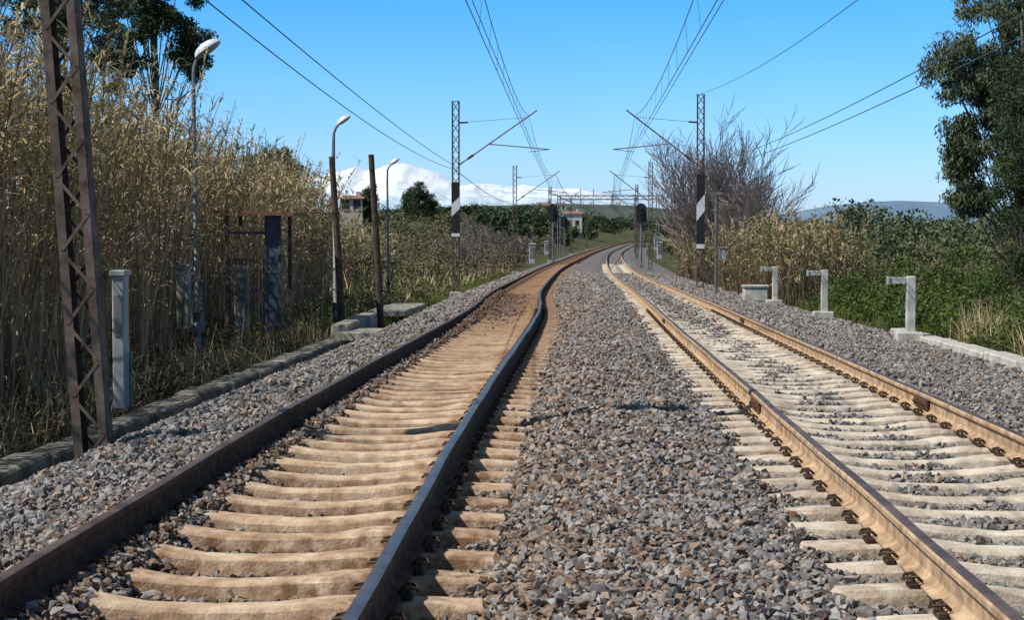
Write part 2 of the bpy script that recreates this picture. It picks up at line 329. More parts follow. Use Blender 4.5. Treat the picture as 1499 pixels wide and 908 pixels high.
b.build('rail_joint_fishplates',['rust'])
# ------------------------------------------------------------ leaves toolkit
def leaves(P,size,asp=2.2,hang=0.0,rnd=None):
    n=len(P); nrm=unit(n); ax=unit(n)
    if hang: ax[:,2]-=hang
    ax-=nrm*np.sum(ax*nrm,1,keepdims=True)*(0.0 if hang else 1.0); ax/=np.linalg.norm(ax,axis=1,keepdims=True)
    sd=np.cross(nrm,ax); sd/=np.linalg.norm(sd,axis=1,keepdims=True)+1e-9
    L=(size*R.uniform(0.6,1.3,n))[:,None]; W=L/asp
    V=np.stack([P-ax*L*.5,P+sd*W*.5-ax*L*.08,P+ax*L*.5,P-sd*W*.5-ax*L*.08],1).reshape(-1,3)
    Fc=np.arange(n*4).reshape(-1,4); r=R.random(n) if rnd is None else rnd
    return V,Fc,np.repeat(r,4)
def clumps(C,rad,npc,shell=0.5):
    C=np.asarray(C); rad=np.asarray(rad); n=len(C); d=unit(n*npc)*(R.random((n*npc,1))**shell)
    if rad.ndim==1: rad=np.stack([rad,rad,rad*.8],-1)
    P=np.repeat(C,npc,0)+d*np.repeat(rad,npc,0); cr=np.repeat(R.random(n),npc)
    return P,np.clip(0.5*cr+0.5*R.random(n*npc),0,1)
def cat(parts):
    Vs=[];Fs=[];Rs=[];o=0
    for V,Fc,r in parts: Vs.append(V);Fs.append(Fc+o);Rs.append(r);o+=len(V)
    return np.concatenate(Vs),np.concatenate(Fs),np.concatenate(Rs)
def ribbons(B,D0,L,W,droop,segs=3):
    n=len(B); sd=np.cross(D0,np.array([0,0,1.0])); sd+=R.normal(0,.25,sd.shape); sd/=np.linalg.norm(sd,axis=1,keepdims=True)+1e-9
    pts=[];t=np.linspace(0,1,segs+1)
    for tt in t:
        c=B+D0*(L*tt)[:,None]; c[:,2]-=droop*L*tt**2; w=(W*(1-tt**1.5)+0.0015)[:,None]*.5
        pts+= [c-sd*w,c+sd*w]
    V=np.stack(pts,1).reshape(-1,3); k=2*(segs+1)
    f=np.array([(2*i,2*i+1,2*i+3,2*i+2) for i in range(segs)])
    return V,(f[None]+np.arange(n)[:,None,None]*k).reshape(-1,4),k
M['eul']=attrmat('eucalyptus_leaf',[(0.035,0.048,0.02),(0.08,0.098,0.042),(0.17,0.18,0.10)],0.5,0)
M['eul2']=attrmat('dark_leaf',[(0.016,0.026,0.010),(0.035,0.055,0.02),(0.075,0.095,0.04)],0.6,0)
M['bram']=attrmat('bramble_leaf',[(0.035,0.055,0.012),(0.075,0.115,0.025),(0.15,0.19,0.05)],0.6,0.15)
M['olive']=attrmat('olive_scrub',[(0.055,0.06,0.025),(0.115,0.11,0.048),(0.22,0.18,0.095)],0.7,0)
M['brownscrub']=attrmat('brown_scrub',[(0.09,0.07,0.048),(0.17,0.13,0.09),(0.28,0.22,0.155)],0.8,0)
M['reedleaf']=attrmat('reed_leaf',[(0.085,0.115,0.03),(0.17,0.17,0.06),(0.31,0.245,0.125),(0.50,0.39,0.22),(0.70,0.60,0.43)],0.75,0.18)
M['reedstem']=attrmat('reed_stem',[(0.13,0.075,0.045),(0.30,0.18,0.10),(0.54,0.39,0.23)],0.6,0)
M['drygrass']=attrmat('dry_grass',[(0.20,0.15,0.07),(0.42,0.33,0.17),(0.60,0.50,0.30)],0.8,0)
M['grass']=attrmat('green_grass',[(0.055,0.085,0.015),(0.11,0.15,0.03),(0.22,0.21,0.08)],0.7,0.15)
M['litter']=attrmat('dead_litter',[(0.03,0.022,0.014),(0.085,0.06,0.04),(0.22,0.16,0.10)],0.9,0)
# ------------------------------------------------------------ reeds
def reeds(name,bx,by,hmin,hmax,leafn=20,wscale=1.0,green=0.0,plume=0.12,leanx=0.0,hb=None):
    n=len(bx); bz=TZ(bx,by)-0.05
    hc=0.5+0.5*np.sin(bx*1.9+by*0.8)*np.sin(by*1.35-bx*.6)
    H=hmin+(hmax-hmin)*np.clip(0.55*hc+0.55*R.random(n)**1.3,0,1.15); 
    if hb is not None: H=H*hb(by)
    lean=R.normal(0,0.09,(n,2)); lean[:,0]+=leanx; cur=R.normal(0,0.11,(n,2)); cur[:,0]+=leanx
    brk=R.random(n)<.05; lean[brk]*=2.0; H[brk]*=.7
    def at(t,idx=slice(None)):
        return np.stack([bx[idx]+lean[idx,0]*H[idx]*t+cur[idx,0]*H[idx]*t*t, by[idx]+lean[idx,1]*H[idx]*t+cur[idx,1]*H[idx]*t*t, bz[idx]+H[idx]*t*(1-0.03*t)],-1)
    ts=[0,.25,.5,.75,1]; ring=[]
    for t in ts:
        c=at(np.full(n,t)); r=0.012*wscale*(1-0.6*t)
        for k in range(3):
            a=2*math.pi*k/3; ring.append(c+np.array([math.cos(a)*r,math.sin(a)*r,0]))
    SV=np.stack(ring,1).reshape(-1,3); f=[]
    for i in range(4):
        for k in range(3): f.append((i*3+k,i*3+(k+1)%3,(i+1)*3+(k+1)%3,(i+1)*3+k))
    SF=(np.array(f)[None]+np.arange(n)[:,None,None]*15).reshape(-1,4); SR=np.repeat(R.random(n),15)
    idx=np.repeat(np.arange(n),leafn); sr=R.random(n); keep=R.random(len(idx))<(0.35+0.65*sr[idx]); idx=idx[keep]
    t=R.beta(3.0,1.1,len(idx)); B=at(t,idx); an=R.uniform(0,2*math.pi,len(idx)); up=R.uniform(0.35,1.7,len(idx))
    D=np.stack([np.cos(an),np.sin(an),up],-1); D/=np.linalg.norm(D,axis=1,keepdims=True)
    L=R.uniform(0.22,0.58,len(idx)); LV,LF,k=ribbons(B,D,L,np.full(len(idx),0.032*wscale),R.uniform(0.2,1.0,len(idx)))
    patch=0.22*np.sin(bx*.9+1)*np.sin(by*.45)
    lr=np.clip(0.12-green+patch[idx]+0.45*R.random(n)[idx]+0.55*R.random(len(idx))-0.10*t,0,1)
    pl=np.where(R.random(n)<plume)[0]; pi=np.repeat(pl,26); t2=R.uniform(0.95,1.10,len(pi)); PB=at(t2,pi); an=R.uniform(0,6.28,len(pi))
    D2=np.stack([np.cos(an)*.45,np.sin(an)*.45,np.ones(len(pi))],-1); D2/=np.linalg.norm(D2,axis=1,keepdims=True)
    QV,QF,k2=ribbons(PB,D2,R.uniform(.08,.2,len(pi)),np.full(len(pi),0.022*wscale),R.uniform(.1,.5,len(pi)),2)
    parts=[(SV,SF,SR),(LV,LF,np.repeat(lr,k)),(QV,QF,np.repeat(np.clip(0.7+0.3*R.random(len(pi)),0,1),k2))]
    V,Fc,rr=cat(parts)
    mi=np.zeros(len(Fc),int); mi[len(SF):]=1
    npmesh(name,V,Fc,['reedstem','reedleaf'],rnd=rr,mi=mi)
def scatter(n,y0,y1,front,depth,side=-1):
    y=R.uniform(y0,y1,n); return front(y)+side*depth*R.random(n)**1.3, y
fr=lambda y: np.interp(y,[10,20,30,36,38,40,45,62,75],[-6.6,-6.8,-7.1,-7.9,-8.2,-7.6,-7.6,-8.6,-9.4])+0.3*np.sin(y*0.9)
x,y=scatter(3000,12,62,fr,4.8); reeds('giant_reed_thicket',x,y,2.8,4.9,24,1.15,leanx=.02,hb=lambda y:np.interp(y,[12,30,40,62],[1.14,1.14,1.02,.97]))
x,y=scatter(420,60,95,lambda y:-9.4+0*y,5); reeds('giant_reed_thicket.001',x,y,1.6,2.9,16,1.8)
x,y=scatter(380,56,76,lambda y:6.1+0*y,3.4,1); reeds('giant_reed_thicket.002',x,y,2.0,3.4,22,1.8,0.12,0.3)
x,y=scatter(160,90,112,lambda y:6.2+0*y,1.6,1); reeds('giant_reed_thicket.003',x,y,1.6,3.0,18,2.2,0.1,0.3)
n=3600; x=R.uniform(-8.5,-4.95,n); y=R.uniform(12,38,n); B=np.stack([x,y,TZ(x,y)+R.uniform(0,.25,n)],-1); an=R.uniform(0,6.28,n)
D=np.stack([np.cos(an),np.sin(an),R.uniform(-.1,.6,n)],-1); D/=np.linalg.norm(D,axis=1,keepdims=True)
V1,F1,k=ribbons(B,D,R.uniform(.3,1.5,n),np.full(n,.02),R.uniform(.1,.4,n)); a1=(V1,F1,np.repeat(R.random(n),k))
P=np.stack([R.uniform(-8.5,-4.75,20000),R.uniform(12,40,20000),np.zeros(20000)],-1); P[:,2]=TZ(P[:,0],P[:,1])+R.uniform(0,.12,20000)
V,Fc,rr=cat([a1,leaves(P,0.10,2.5)]); npmesh('dead_leaf_litter',V,Fc,['litter'],rnd=rr)
# ------------------------------------------------------------ grasses
def grass(name,n,xf,yr,h0,h1,w,m,zf=TZ,patch=True):
    y=R.uniform(*yr,n); x=xf(y,n)
    if patch:
        k=(np.sin(x*2.1+y*.7)+np.sin(y*1.3-x)+R.normal(0,.7,n))>-0.4; x=x[k];y=y[k]
    n=len(x); B=np.stack([x,y,zf(x,y)-.02],-1); D=np.stack([R.normal(0,.3,n),R.normal(0,.3,n),np.ones(n)],-1); D/=np.linalg.norm(D,axis=1,keepdims=True)
    V,Fc,k=ribbons(B,D,R.uniform(h0,h1,n),np.full(n,w),R.uniform(0,.5,n),2); npmesh(name,V,Fc,[m],rnd=np.repeat(R.random(n),k))
grass('grass_verge',24000,lambda y,n:R.uniform(-8.5,-4.8,n)+0*y,(14,75),.10,.38,.016,'grass')
grass('grass_verge.001',14000,lambda y,n:XL(y)-2.9-R.random(n)**1.2*9,(40,140),.2,.6,.04,'grass')
grass('grass_verge.002',24000,lambda y,n:XR(y)+4.1+R.random(n)**1.5*5,(18,120),.15,.45,.022,'grass')
grass('dry_grass',6500,lambda y,n:R.uniform(6.8,8.6,n),(23,33),.5,1.15,.018,'drygrass')
grass('dry_grass.001',5200,lambda y,n:XL(y)-4.5-R.random(n)*10,(60,150),.5,1.1,.05,'drygrass')
grass('dry_grass.002',3500,lambda y,n:R.uniform(-6.6,-5.0,n),(14,45),.3,1.0,.012,'drygrass')
grass('channel_weeds',7000,lambda y,n:R.normal(-4.35,.16,n),(12,45),.05,.24,.012,'grass')
# ------------------------------------------------------------ bushes
def bush(name,C,rad,npc,ls,m,asp=1.7,shell=.45,hang=0):
    P,r=clumps(C,rad,npc,shell); k=P[:,2]>TZ(P[:,0],P[:,1])-.05; V,Fc,rr=leaves(P[k],ls,asp,rnd=r[k],hang=hang); npmesh(name,V,Fc,[m],rnd=rr)
def mounds(n,xr,yr,h,rr):
    x=R.uniform(*xr,n); y=R.uniform(*yr,n); z=TZ(x,y)+h*R.random(n); return np.stack([x,y,z],-1),R.uniform(*rr,n)
def bramble_bank(n,yr,hmax,x0,w):
    y=R.uniform(*yr,n); t=R.random(n); x=x0+t*w+0.3*np.sin(y*.8); hh=hmax*np.minimum(1,0.3+t*1.6)*(0.7+0.3*np.sin(y*1.1)*np.sin(x*1.7+1)); z=TZ(x,y)+hh*R.random(n)**.6
    return np.stack([x,y,z],-1),R.uniform(.22,.5,n)
C,r=bramble_bank(420,(28,60),2.2,7.3,6); bush('bramble_bush',C,r,150,.085,'bram')
C,r=bramble_bank(150,(30,60),2.6,8.3,6); bush('bramble_bush.003',C,r*.9,120,.09,'olive')
C,r=bramble_bank(150,(27,45),1.0,6.9,1.6); bush('bramble_bush.001',C,r*.7,150,.06,'bram')
C,r=bramble_bank(200,(62,130),2.2,8.5,9); bush('bramble_bush.002',C,r*1.6,110,.17,'olive')
C,r=mounds(110,(-7.6,-5.4),(40,78),.7,(.2,.45)); bush('roadside_shrubs',C,r,90,.08,'olive')
C,r=mounds(190,(-22,-7.0),(70,135),1.3,(.4,.9)); bush('scrub_thicket',C,r,130,.15,'olive')
C,r=mounds(150,(-24,-6.5),(135,230),1.7,(.7,1.4)); bush('scrub_thicket.001',C,r,110,.28,'olive')
C,r=mounds(60,(-10,-5),(150,260),1.5,(.8,1.4)); bush('scrub_thicket.002',C,r,120,.26,'olive')
C,r=mounds(80,(-10.5,-5.6),(105,175),2.6,(.5,1.1)); bush('scrub_thicket.003',C,r,150,.13,'brownscrub')
C,r=mounds(60,(-16,-9),(62,110),1.8,(.4,.8)); bush('scrub_thicket.004',C,r,150,.10,'brownscrub')
def distant(name,boxes,npc,ls,m):
    Cs=[];rs=[]
    for (xa,xb,ya,yb,n,r0,r1,h) in boxes:
        x=R.uniform(xa,xb,n);y=R.uniform(ya,yb,n);rr=R.uniform(r0,r1,n);Cs.append(np.stack([x,y,TZ(x,y)+rr*.5+h*R.random(n)],-1));rs.append(rr)
    P,r=clumps(np.concatenate(Cs),np.concatenate(rs),npc,.4); V,Fc,rr=leaves(P,ls,1.5,rnd=r); npmesh(name,V,Fc,[m],rnd=rr)
distant('distant_trees',[(26,75,170,240,130,1.4,2.8,4.6)],190,.45,'eul')
distant('distant_trees.001',[(26,60,420,520,50,2,3.6,2.5),(-30,5,430,560,60,1.5,3.0,1.6),(-18,0,290,430,50,.9,2.2,1.4),(-80,60,600,950,170,2,4.2,2.2)],150,.9,'eul2')
distant('distant_trees.002',[(11,30,150,330,60,1.0,2.2,1.0)],160,.4,'olive')
distant('distant_scrub',[(-60,-14,200,420,150,.8,1.8,.4),(-16,-4,240,330,40,.7,1.5,.5)],110,.4,'olive')
# ------------------------------------------------------------ leafy trees
def tree(name,base,H,ells,ncl,crad,npc,ls,m,trunk=.3,hang=0,asp=3,barkm='bark',lean=(0,0),limb=2):
    base=Vector(base); Cs=[]
    for (cx,cy,cz,rx,ry,rz,w) in ells:
        k=max(2,int(ncl*w)); d=unit(k)*(R.random((k,1))**.45); Cs.append(d*np.array([rx,ry,rz])+np.array([base.x+cx,base.y+cy,base.z+cz]))
    C=np.concatenate(Cs); rad=R.uniform(*crad,len(C)); P,r=clumps(C,rad,npc,.55); V,Fc,rr=leaves(P,ls,asp,hang=hang,rnd=r)
    b=MB(); top=base+Vector((lean[0],lean[1],H*.8)); N_=8; tp=[base.lerp(top,i/N_)+Vector((math.sin(i*1.3)*.12*trunk/.3,math.cos(i*1.7)*.1,0)) for i in range(N_+1)]
    b.tube(tp,[trunk*(1-.8*i/N_) for i in range(N_+1)],8)
    for j in range(0,len(C),limb):
        c=Vector(C[j]); t=min(max((c.z-base.z)/(H*.8)*.75-.08,.12),.95); i=int(t*N_); s=tp[i]; mid=s.lerp(c,.5)+Vector((0,0,-.15*H*.1)); 
        b.tube([s,mid,c],[trunk*.22*(1-t)+.015,trunk*.10+.006,.008],4,cap=False)
    BV=np.array(b.v); BF=np.array([f for f in b.f if len(f)==4])
    V2,F2,r2=cat([(BV,BF,np.zeros(len(BV))),(V,Fc,rr)]); mi=np.zeros(len(F2),int); mi[len(BF):]=1
    npmesh(name,V2,F2,[barkm,m],rnd=r2,mi=mi)
def gp(px,d): x=(px-842)/F*d; return Vector((x,d,float(TZ(x,d))))
tree('eucalyptus_tree',gp(1490,44),11,[(-.2,0,8.0,1.5,1.5,1.5,.26),(-1.45,0,6.5,.9,.8,.95,.16),(.6,0,6.2,1.5,1.2,1.6,.22),(-1.45,0,4.6,.6,.6,.9,.11),(-1.25,0,3.5,.55,.5,.6,.07),(-.6,0,5.3,.75,.8,1.1,.13),(.8,0,3.8,1.2,1,1.5,.18)],330,(.22,.44),190,.12,'eul',.17,hang=1.2,asp=3.4,limb=6)
tree('pine_tree',gp(1488,41),9,[(.1,0,3.6,.75,1.2,1.4,.4),(.1,0,5.2,.7,1.1,1.4,.35),(.3,0,2.2,.8,1.0,1.0,.25)],170,(.26,.44),230,.11,'eul2',.16,asp=5,limb=6)
tree('eucalyptus_tree.001',gp(225,60),11,[(0,0,9.2,1.7,1.6,1.5,.5),(-1.2,0,7.6,1.0,1,1,.2),(1.2,0,7.8,.8,1,1,.2),(0,0,11,1.2,1,1,.2)],150,(.3,.5),170,.16,'eul2',.2,hang=.6,asp=3,limb=5)
tree('eucalyptus_tree.002',gp(90,56),10,[(0,0,8.6,2.4,1.6,1.4,.6),(-1.2,0,10.6,1.8,1,1,.5)],120,(.3,.5),170,.16,'eul',.2,hang=.6,asp=3,limb=5)
tree('broadleaf_tree',gp(395,75),6.2,[(0,0,4.4,1.3,1.5,1.1,1)],70,(.3,.5),140,.16,'olive',.14,limb=5)
for i,(px,d,h,w) in enumerate([(612,300,7.0,1.9),(600,310,5.6,1.2),(628,305,5.0,1.3),(540,240,6.0,1.1)]):
    tree(['cypress_tree','cypress_tree.001','cypress_tree.002','broadleaf_tree.001'][i],gp(px,d),h,[(0,0,h*.55,w,w,h*.45,1)],60,(.5,.9),100,.35,'eul2',.18,limb=6)
# ------------------------------------------------------------ bare tree
def bare(name,base,H,spread,stems,depth,rad,mi='twig',rmin=.010,dv=.30):
    b=MB()
    def rec(p,d,L,r,k):
        n=3; pts=[p]; q=p
        for i in range(n):
            d=(d+Vector((random.gauss(0,.09),random.gauss(0,.09),random.gauss(.05,.05)))).normalized(); q=q+d*L/n; pts.append(q)
        b.tube(pts,[max(r*(1-.35*i/n),rmin*.7) for i in range(n+1)],4 if r>.05 else 3,cap=False)
        if k==0: return
        for j in range(3):
            a=pts[(1,2,3)[j]]; nd=(d+Vector((random.gauss(0,dv),random.gauss(0,dv),random.gauss(.08,.2)))).normalized()
            rec(a,nd,L*random.uniform(.62,.85),max(r*.58,rmin),k-1)
    for i in range(stems):
        a=6.28*i/stems+random.uniform(-.3,.3); sp=spread*random.uniform(.15,1); rec(Vector(base)+Vector((math.cos(a)*.5,math.sin(a)*.5,-.1)),Vector((math.cos(a)*sp,math.sin(a)*sp,1)).normalized(),H*.30*(1.05-.25*sp/spread),rad,depth)
    b.build(name,[mi])
bare('bare_tree',gp(1048,98),10.8,.42,17,5,.09,rmin=.015,dv=.40)
bare('bare_tree.001',gp(1092,94),8.2,.38,9,5,.08,rmin=.015,dv=.40)
bare('bare_tree.002',gp(715,150),4.9,.6,5,4,.09,rmin=.022,dv=.4)
bare('bare_tree.003',gp(745,170),4.7,.6,5,4,.09,rmin=.024,dv=.4)
bare('bare_tree.004',gp(700,190),4.9,.6,5,4,.09,rmin=.026,dv=.4)
bare('bare_tree.005',gp(690,130),4.4,.6,5,4,.07,rmin=.02,dv=.4)
bare('bare_tree.006',gp(770,200),4.8,.6,5,4,.09,rmin=.028,dv=.4)
# ------------------------------------------------------------ concrete channel at left
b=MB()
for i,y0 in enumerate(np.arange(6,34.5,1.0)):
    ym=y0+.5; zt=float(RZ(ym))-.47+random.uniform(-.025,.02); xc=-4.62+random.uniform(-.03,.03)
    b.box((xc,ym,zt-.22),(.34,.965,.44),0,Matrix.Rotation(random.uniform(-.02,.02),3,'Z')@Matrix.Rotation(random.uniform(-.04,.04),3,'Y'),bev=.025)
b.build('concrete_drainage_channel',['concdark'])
b=MB()
b.box((-4.62,37.2,float(RZ(37))-.44),(.35,5.0,.5),0,bev=.03)
b.box((-4.15,34.6,float(RZ(35))-.42),(1.15,.9,.16),0,bev=.02); b.box((-4.15,35.5,float(RZ(35))-.50),(.9,.7,.3),0,bev=.02)
b.build('concrete_steps',['conc'])
b=MB(); 
for yy in (47,49.1,51.2): b.box((-4.9,yy,float(RZ(yy))-.38),(1.0,2.0,.14),0,bev=.02)
b.build('concrete_slab_path',['conc'])
b=MB()
for yy in np.arange(14,36,2.0): b.box((6.32+random.uniform(-.02,.02),yy,float(RZ(yy))-.44),(.34,1.97,.3),0,bev=.02)
b.build('concrete_kerb',['conclight'])
# ------------------------------------------------------------ lattice masts
def lattice_mast(name,x,y,z0,H,w,dep,leg,bay,lean=(0,0),m='mast',plate=None,extra=None,barw=.035):
    b=MB(); top=Vector((lean[0],lean[1],H))
    def P(sx,sy,t): return Vector((x,y,z0))+top*t+Vector((sx*w/2,sy*dep/2,0))
    for sx in (-1,1):
        b.bar(P(sx,0,0),P(sx,0,1),leg*.35,dep,0)
        for sy in (-1,1): b.bar(P(sx,sy,0)-Vector((sx*leg*.4,0,0)),P(sx,sy,1)-Vector((sx*leg*.4,0,0)),leg,.012,0)
    n=max(2,int(H/bay)); 
    for sy in (-1,1):
        for i in range(n):
            sx=(-1 if (i%2)==0 else 1)*sy
            b.bar(P(sx*.9,sy*1.06,i/n),P(-sx*.9,sy*1.06,(i+1)/n),barw,.01,0)
    b.box((x,y,z0-.1),(w*1.7,dep*2.4,.3),1,bev=.03)
    b.box(P(0,0,1)+Vector((0,0,.01)),(w*1.15,dep*1.2,.02),0)
    mats=[m,'conc','black','white','glassy','mastg']
    if plate:
        za,zb=plate; xc=x; yp=y-dep/2-.05; ww=w*.62; h=zb-za
        b.box((xc,yp,(za+zb)/2),(ww*2*.9,.02,h),2)
        for (t0,t1) in ((.38,.60),(.02,.08)):
            z1=za+h*t0; z2=za+h*t1; X0=xc-ww*.88; X1=xc+ww*.88; sk=.14*h if t0>.1 else 0
            b.add([(X0,yp-.014,z1),(X1,yp-.014,z1+sk),(X1,yp-.014,z2+sk),(X0,yp-.014,z2)],[(0,1,2,3)],3)
    if extra: extra(b)
    b.build(name,mats)
lattice_mast('catenary_mast',-3.62,13.3,RZ(13.3)-.66,8.0,.245,.16,.065,.27,lean=(-.52,0),barw=.024)
def cant(side,xm,ym,xt,yr,zt_c,zt_m):
    def f(b):
        zr=yr; zc=zr+zt_c; zm=zr+zt_m; xi=xm-side*.14
        zb=zr+4.75
        tip=Vector((xt+ -side*.05,ym,zm)); a=Vector((xi,ym,zb))
        b.tube([a,a.lerp(tip,.12)],.03,6,5); b.tube([a.lerp(tip,.12),a.lerp(tip,.2)],[.055,.055],8,4); b.tube([a.lerp(tip,.2),tip+(tip-a)*.10],.034,6,5)
        b.tube([Vector((xi,ym,zm-.30)),Vector((xt,ym,zm-.08))],.010,5,5)
        b.tube([Vector((xi,ym,zm-.30)),Vector((xi-side*.35,ym,zm-.28))],.04,6,4)
        b.tube([a.lerp(tip,.42),Vector((xt-side*.85,ym,zc+.12))],.024,6,5)
        b.tube([Vector((xt-side*.85,ym,zc+.12)),Vector((xt,ym,zc+.02))],.014,5,5)
        b.tube([a.lerp(tip,.86),Vector((xt-side*.1,ym,zc+.14))],.008,4,5)
    return f
MY=[72,130,188,246,304]
for i,ym in enumerate(MY):
    zr=float(RZ(ym)); xl=float(XL(ym)); xr=float(XR(ym)); xm=xl-2.95; xm2=xr+2.33
    lattice_mast('catenary_mast.%03d'%(2*i+1),xm,ym,zr-.45,7.75,.30,.2,.05 if i<2 else .09,.42 if i<2 else .9,m='mast',plate=(zr+1.8,zr+4.05) if i==0 else None,extra=cant(-1,xm,ym,xl,zr,5.25,6.75),barw=.03 if i<2 else .05)
    lattice_mast('catenary_mast.%03d'%(2*i+2),xm2,ym,zr-.45,8.0,.30,.2,.05 if i<2 else .09,.42 if i<2 else .9,m='mast',plate=(zr+1.3,zr+4.35) if i==0 else None,extra=cant(1,xm2,ym,xr-.35,zr,5.25,6.75),barw=.03 if i<2 else .05)
# ------------------------------------------------------------ overhead wires
def cat_wires(name,XC,stag,off=0):
    b=MB(); sup=[-44,14]+MY
    for i in range(len(sup)-1):
        y0,y1=sup[i],sup[i+1]; n=16; L=y1-y0; s0=stag*(-1)**i+off; s1=-stag*(-1)**i+off
        c=[];m=[]
        for k in range(n+1):
            t=k/n; yy=y0+L*t; 
            xc=float(XC(y0))*(1-t)+float(XC(y1))*t; zr=float(RZ(max(y0,-29)))*(1-t)+float(RZ(y1))*t
            c.append(Vector((xc+s0*(1-t)+s1*t,yy,zr+5.25))); m.append(Vector((xc+off,yy,zr+6.75-4*t*(1-t)*.95)))
        th=.009 if y0<100 else .018
        b.tube(c,th,4); b.tube(m,th*1.05,4)
        if y0>=10: b.tube([q+Vector((.10,0,0)) for q in c],th*.9,4)
        for k in range(1,n): b.tube([c[k],m[k]],th*.5,3)
    b.build(name,['wire'])
cat_wires('overhead_contact_wires',XL,.18); cat_wires('overhead_contact_wires.001',XR,-.2,-.3)
b=MB()
def wire(p0,p1,sag,r=.009,n=20):
    p0=Vector(p0);p1=Vector(p1); b.tube([p0.lerp(p1,k/n)-Vector((0,0,4*sag*(k/n)*(1-k/n))) for k in range(n+1)],r,4)
xm=float(XL(72))-2.95
wire((-4.35,13.9,CZ+3.0),(xm,72,CZ+2.45),.42); wire((-4.0,13.9,CZ+3.0),(xm+.05,72,CZ+2.55),.20)
wire((xm,72,CZ+2.45),(float(XL(130))-2.95,130,CZ+1.9),.3,.016)
b.build('feeder_wires',['wire'])
b=MB(); xm2=float(XR(72))+2.33
wire((5.35,14,CZ+2.75),(xm2,72,CZ+2.6),.35); wire((5.35,14,CZ+2.45),(xm2,72,CZ+2.35),.30); wire((5.9,14,CZ+4.9),(xm2,72,CZ+5.5),.6,.009)
wire((xm2,72,CZ+2.5),(float(XR(130))+2.33,130,CZ+2.0),.3,.016)
b.build('feeder_wires.001',['wire'])
# ------------------------------------------------------------ street lamps
def lamp(name,x,y,H,arm=.25,hl=.38):
    b=MB(); z=float(TZ(x,y)); top=z+H; q=hl/.38
    b.tube([(x,y,z-.1),(x,y,z+.9)],.07,10,0); b.tube([(x,y,z+.9),(x-.03,y,z+H*.88),(x-.02,y,top-.18),(x+arm*.35,y,top-.05),(x+arm,y,top)],[.045,.038,.032,.028,.026],10,0)
    b.box((x,y-.078,z+.6),(.09,.02,.25),0)
    rot=Matrix.Rotation(-.6,3,'Y'); c=Vector((x+arm+hl*.38,y,top+.12*q)); nu,nv=10,6
    for (s,mi) in ((1,1),(-1,2)):
        vs=[];fs=[]
        for j in range(nv+1):
            ph=math.pi/2*j/nv
            for i in range(nu*2):
                a=math.pi*i/nu; k=math.cos(ph); vs.append(c+rot@Vector((math.cos(a)*k*hl*.55,math.sin(a)*k*.15*q,s*math.sin(ph)*(.11 if s>0 else .05)*q)))
        n=nu*2
        for j in range(nv):
            for i in range(n): fs.append((j*n+i,j*n+(i+1)%n,(j+1)*n+(i+1)%n,(j+1)*n+i))
        b.add(vs,fs,mi)
    b.build(name,['lampm','lampw','cab'],smooth=True)
zt=CZ+(337-85)/F*32; lamp('street_lamp',(284-842)/F*32,32,zt-float(TZ(-6.87,32)),arm=.05,hl=.5); lamp('street_lamp.001',-5.22,38.5,4.75,arm=.08,hl=.32); lamp('street_lamp.002',-6.75,64,5.1,arm=.1)
# ------------------------------------------------------------ timber posts
for i,(pt,pb,d) in enumerate([((485,231),(500,474),37),((543,228),(557,472),38)]):
    a=PX(*pt,d); c=PX(*pb,d); c.z-=.3; b=MB(); b.tube([c,c.lerp(a,.5)+Vector((.01,0,0)),a],[.078,.072,.062],10); b.tube([a,a+Vector((0,0,.03))],[.068,.05],10)
    b.tube([a-Vector((0,.07,.3)),a-Vector((0,.10,.3))],.02,6,1); b.build('timber_post' if i==0 else 'timber_post.001',['wood','clip'])
# ------------------------------------------------------------ gate shelter
def shelter():
    b=MB(); d=36; base=PX(398,478,d); z=base.z-.1; x=base.x
    H=2.35
    b.box((x,d,z+H/2),(.34,.12,H),0,bev=.01)
    for k in (-.14,.14): b.box((x+k,d-.068,z+H/2),(.04,.014,H*.96),1)
    for k in (.1,1.2,2.2): b.box((x,d-.068,z+k),(.24,.012,.04),1)
    b.box((x-.95,d,z+H/2),(.07,.07,H),1); b.box((x-.95,d+1.5,z+H/2),(.07,.07,H),1); b.box((x+.1,d+1.5,z+H/2),(.07,.07,H),1)
    b.box((x-.42,d,z+H-.35),(1.05,.05,.06),1); 
    rot=Matrix.Rotation(.03,3,'Y'); b.box((x-.35,d+.7,z+H+.06),(1.6,2.0,.05),2,rot,bev=.01); b.box((x-.35,d-.31,z+H+.055),(1.64,.03,.07),2,rot)
    for k in range(11): b.tube([(x-.9+k*.07,d,z+.1),(x-.9+k*.07,d,z+1.45)],.010,5,1)
    for zz in (.15,.8,1.45): b.box((x-.56,d-.014,z+zz),(.76,.014,.04),1)
    b.box((x-1.6,d+.1,z+.5),(.3,.3,1.05),3,bev=.02)
    for k in range(9): b.tube([(x-1.42+k*.055,d+.05,z+.2),(x-1.42+k*.055,d+.05,z+1.2)],.009,5,1)
    b.build('gate_shelter',['bluegrey','mast','rustroof','concdark','cab'])
shelter()
for i,(px,pyt,pyb,d,w) in enumerate([(265,392,466,31,.22),(351,394,472,35,.26)]):
    a=PX(px,pyt,d); c=PX(px,pyb+15,d); b=MB(); b.box(((a.x),d,(a.z+c.z)/2),(w,w,a.z-c.z),0,bev=.02); b.box((a.x,d,a.z+.02),(w*1.25,w*1.25,.07),0,bev=.015)
    b.build('concrete_pillar' if i==0 else 'concrete_pillar.%03d'%i,['concdark'])  # dark concrete colour stands in for the reeds' shadow
b=MB(); a=PX(167,410,17.3); c=PX(174,592,17.3); dd=17.3; b.box(((a.x+c.x)/2,dd,(a.z+c.z)/2),(.12,.2,a.z-c.z+.1),0,bev=.012); b.box(((a.x+c.x)/2,dd,a.z+.07),(.16,.25,.05),0,bev=.01)
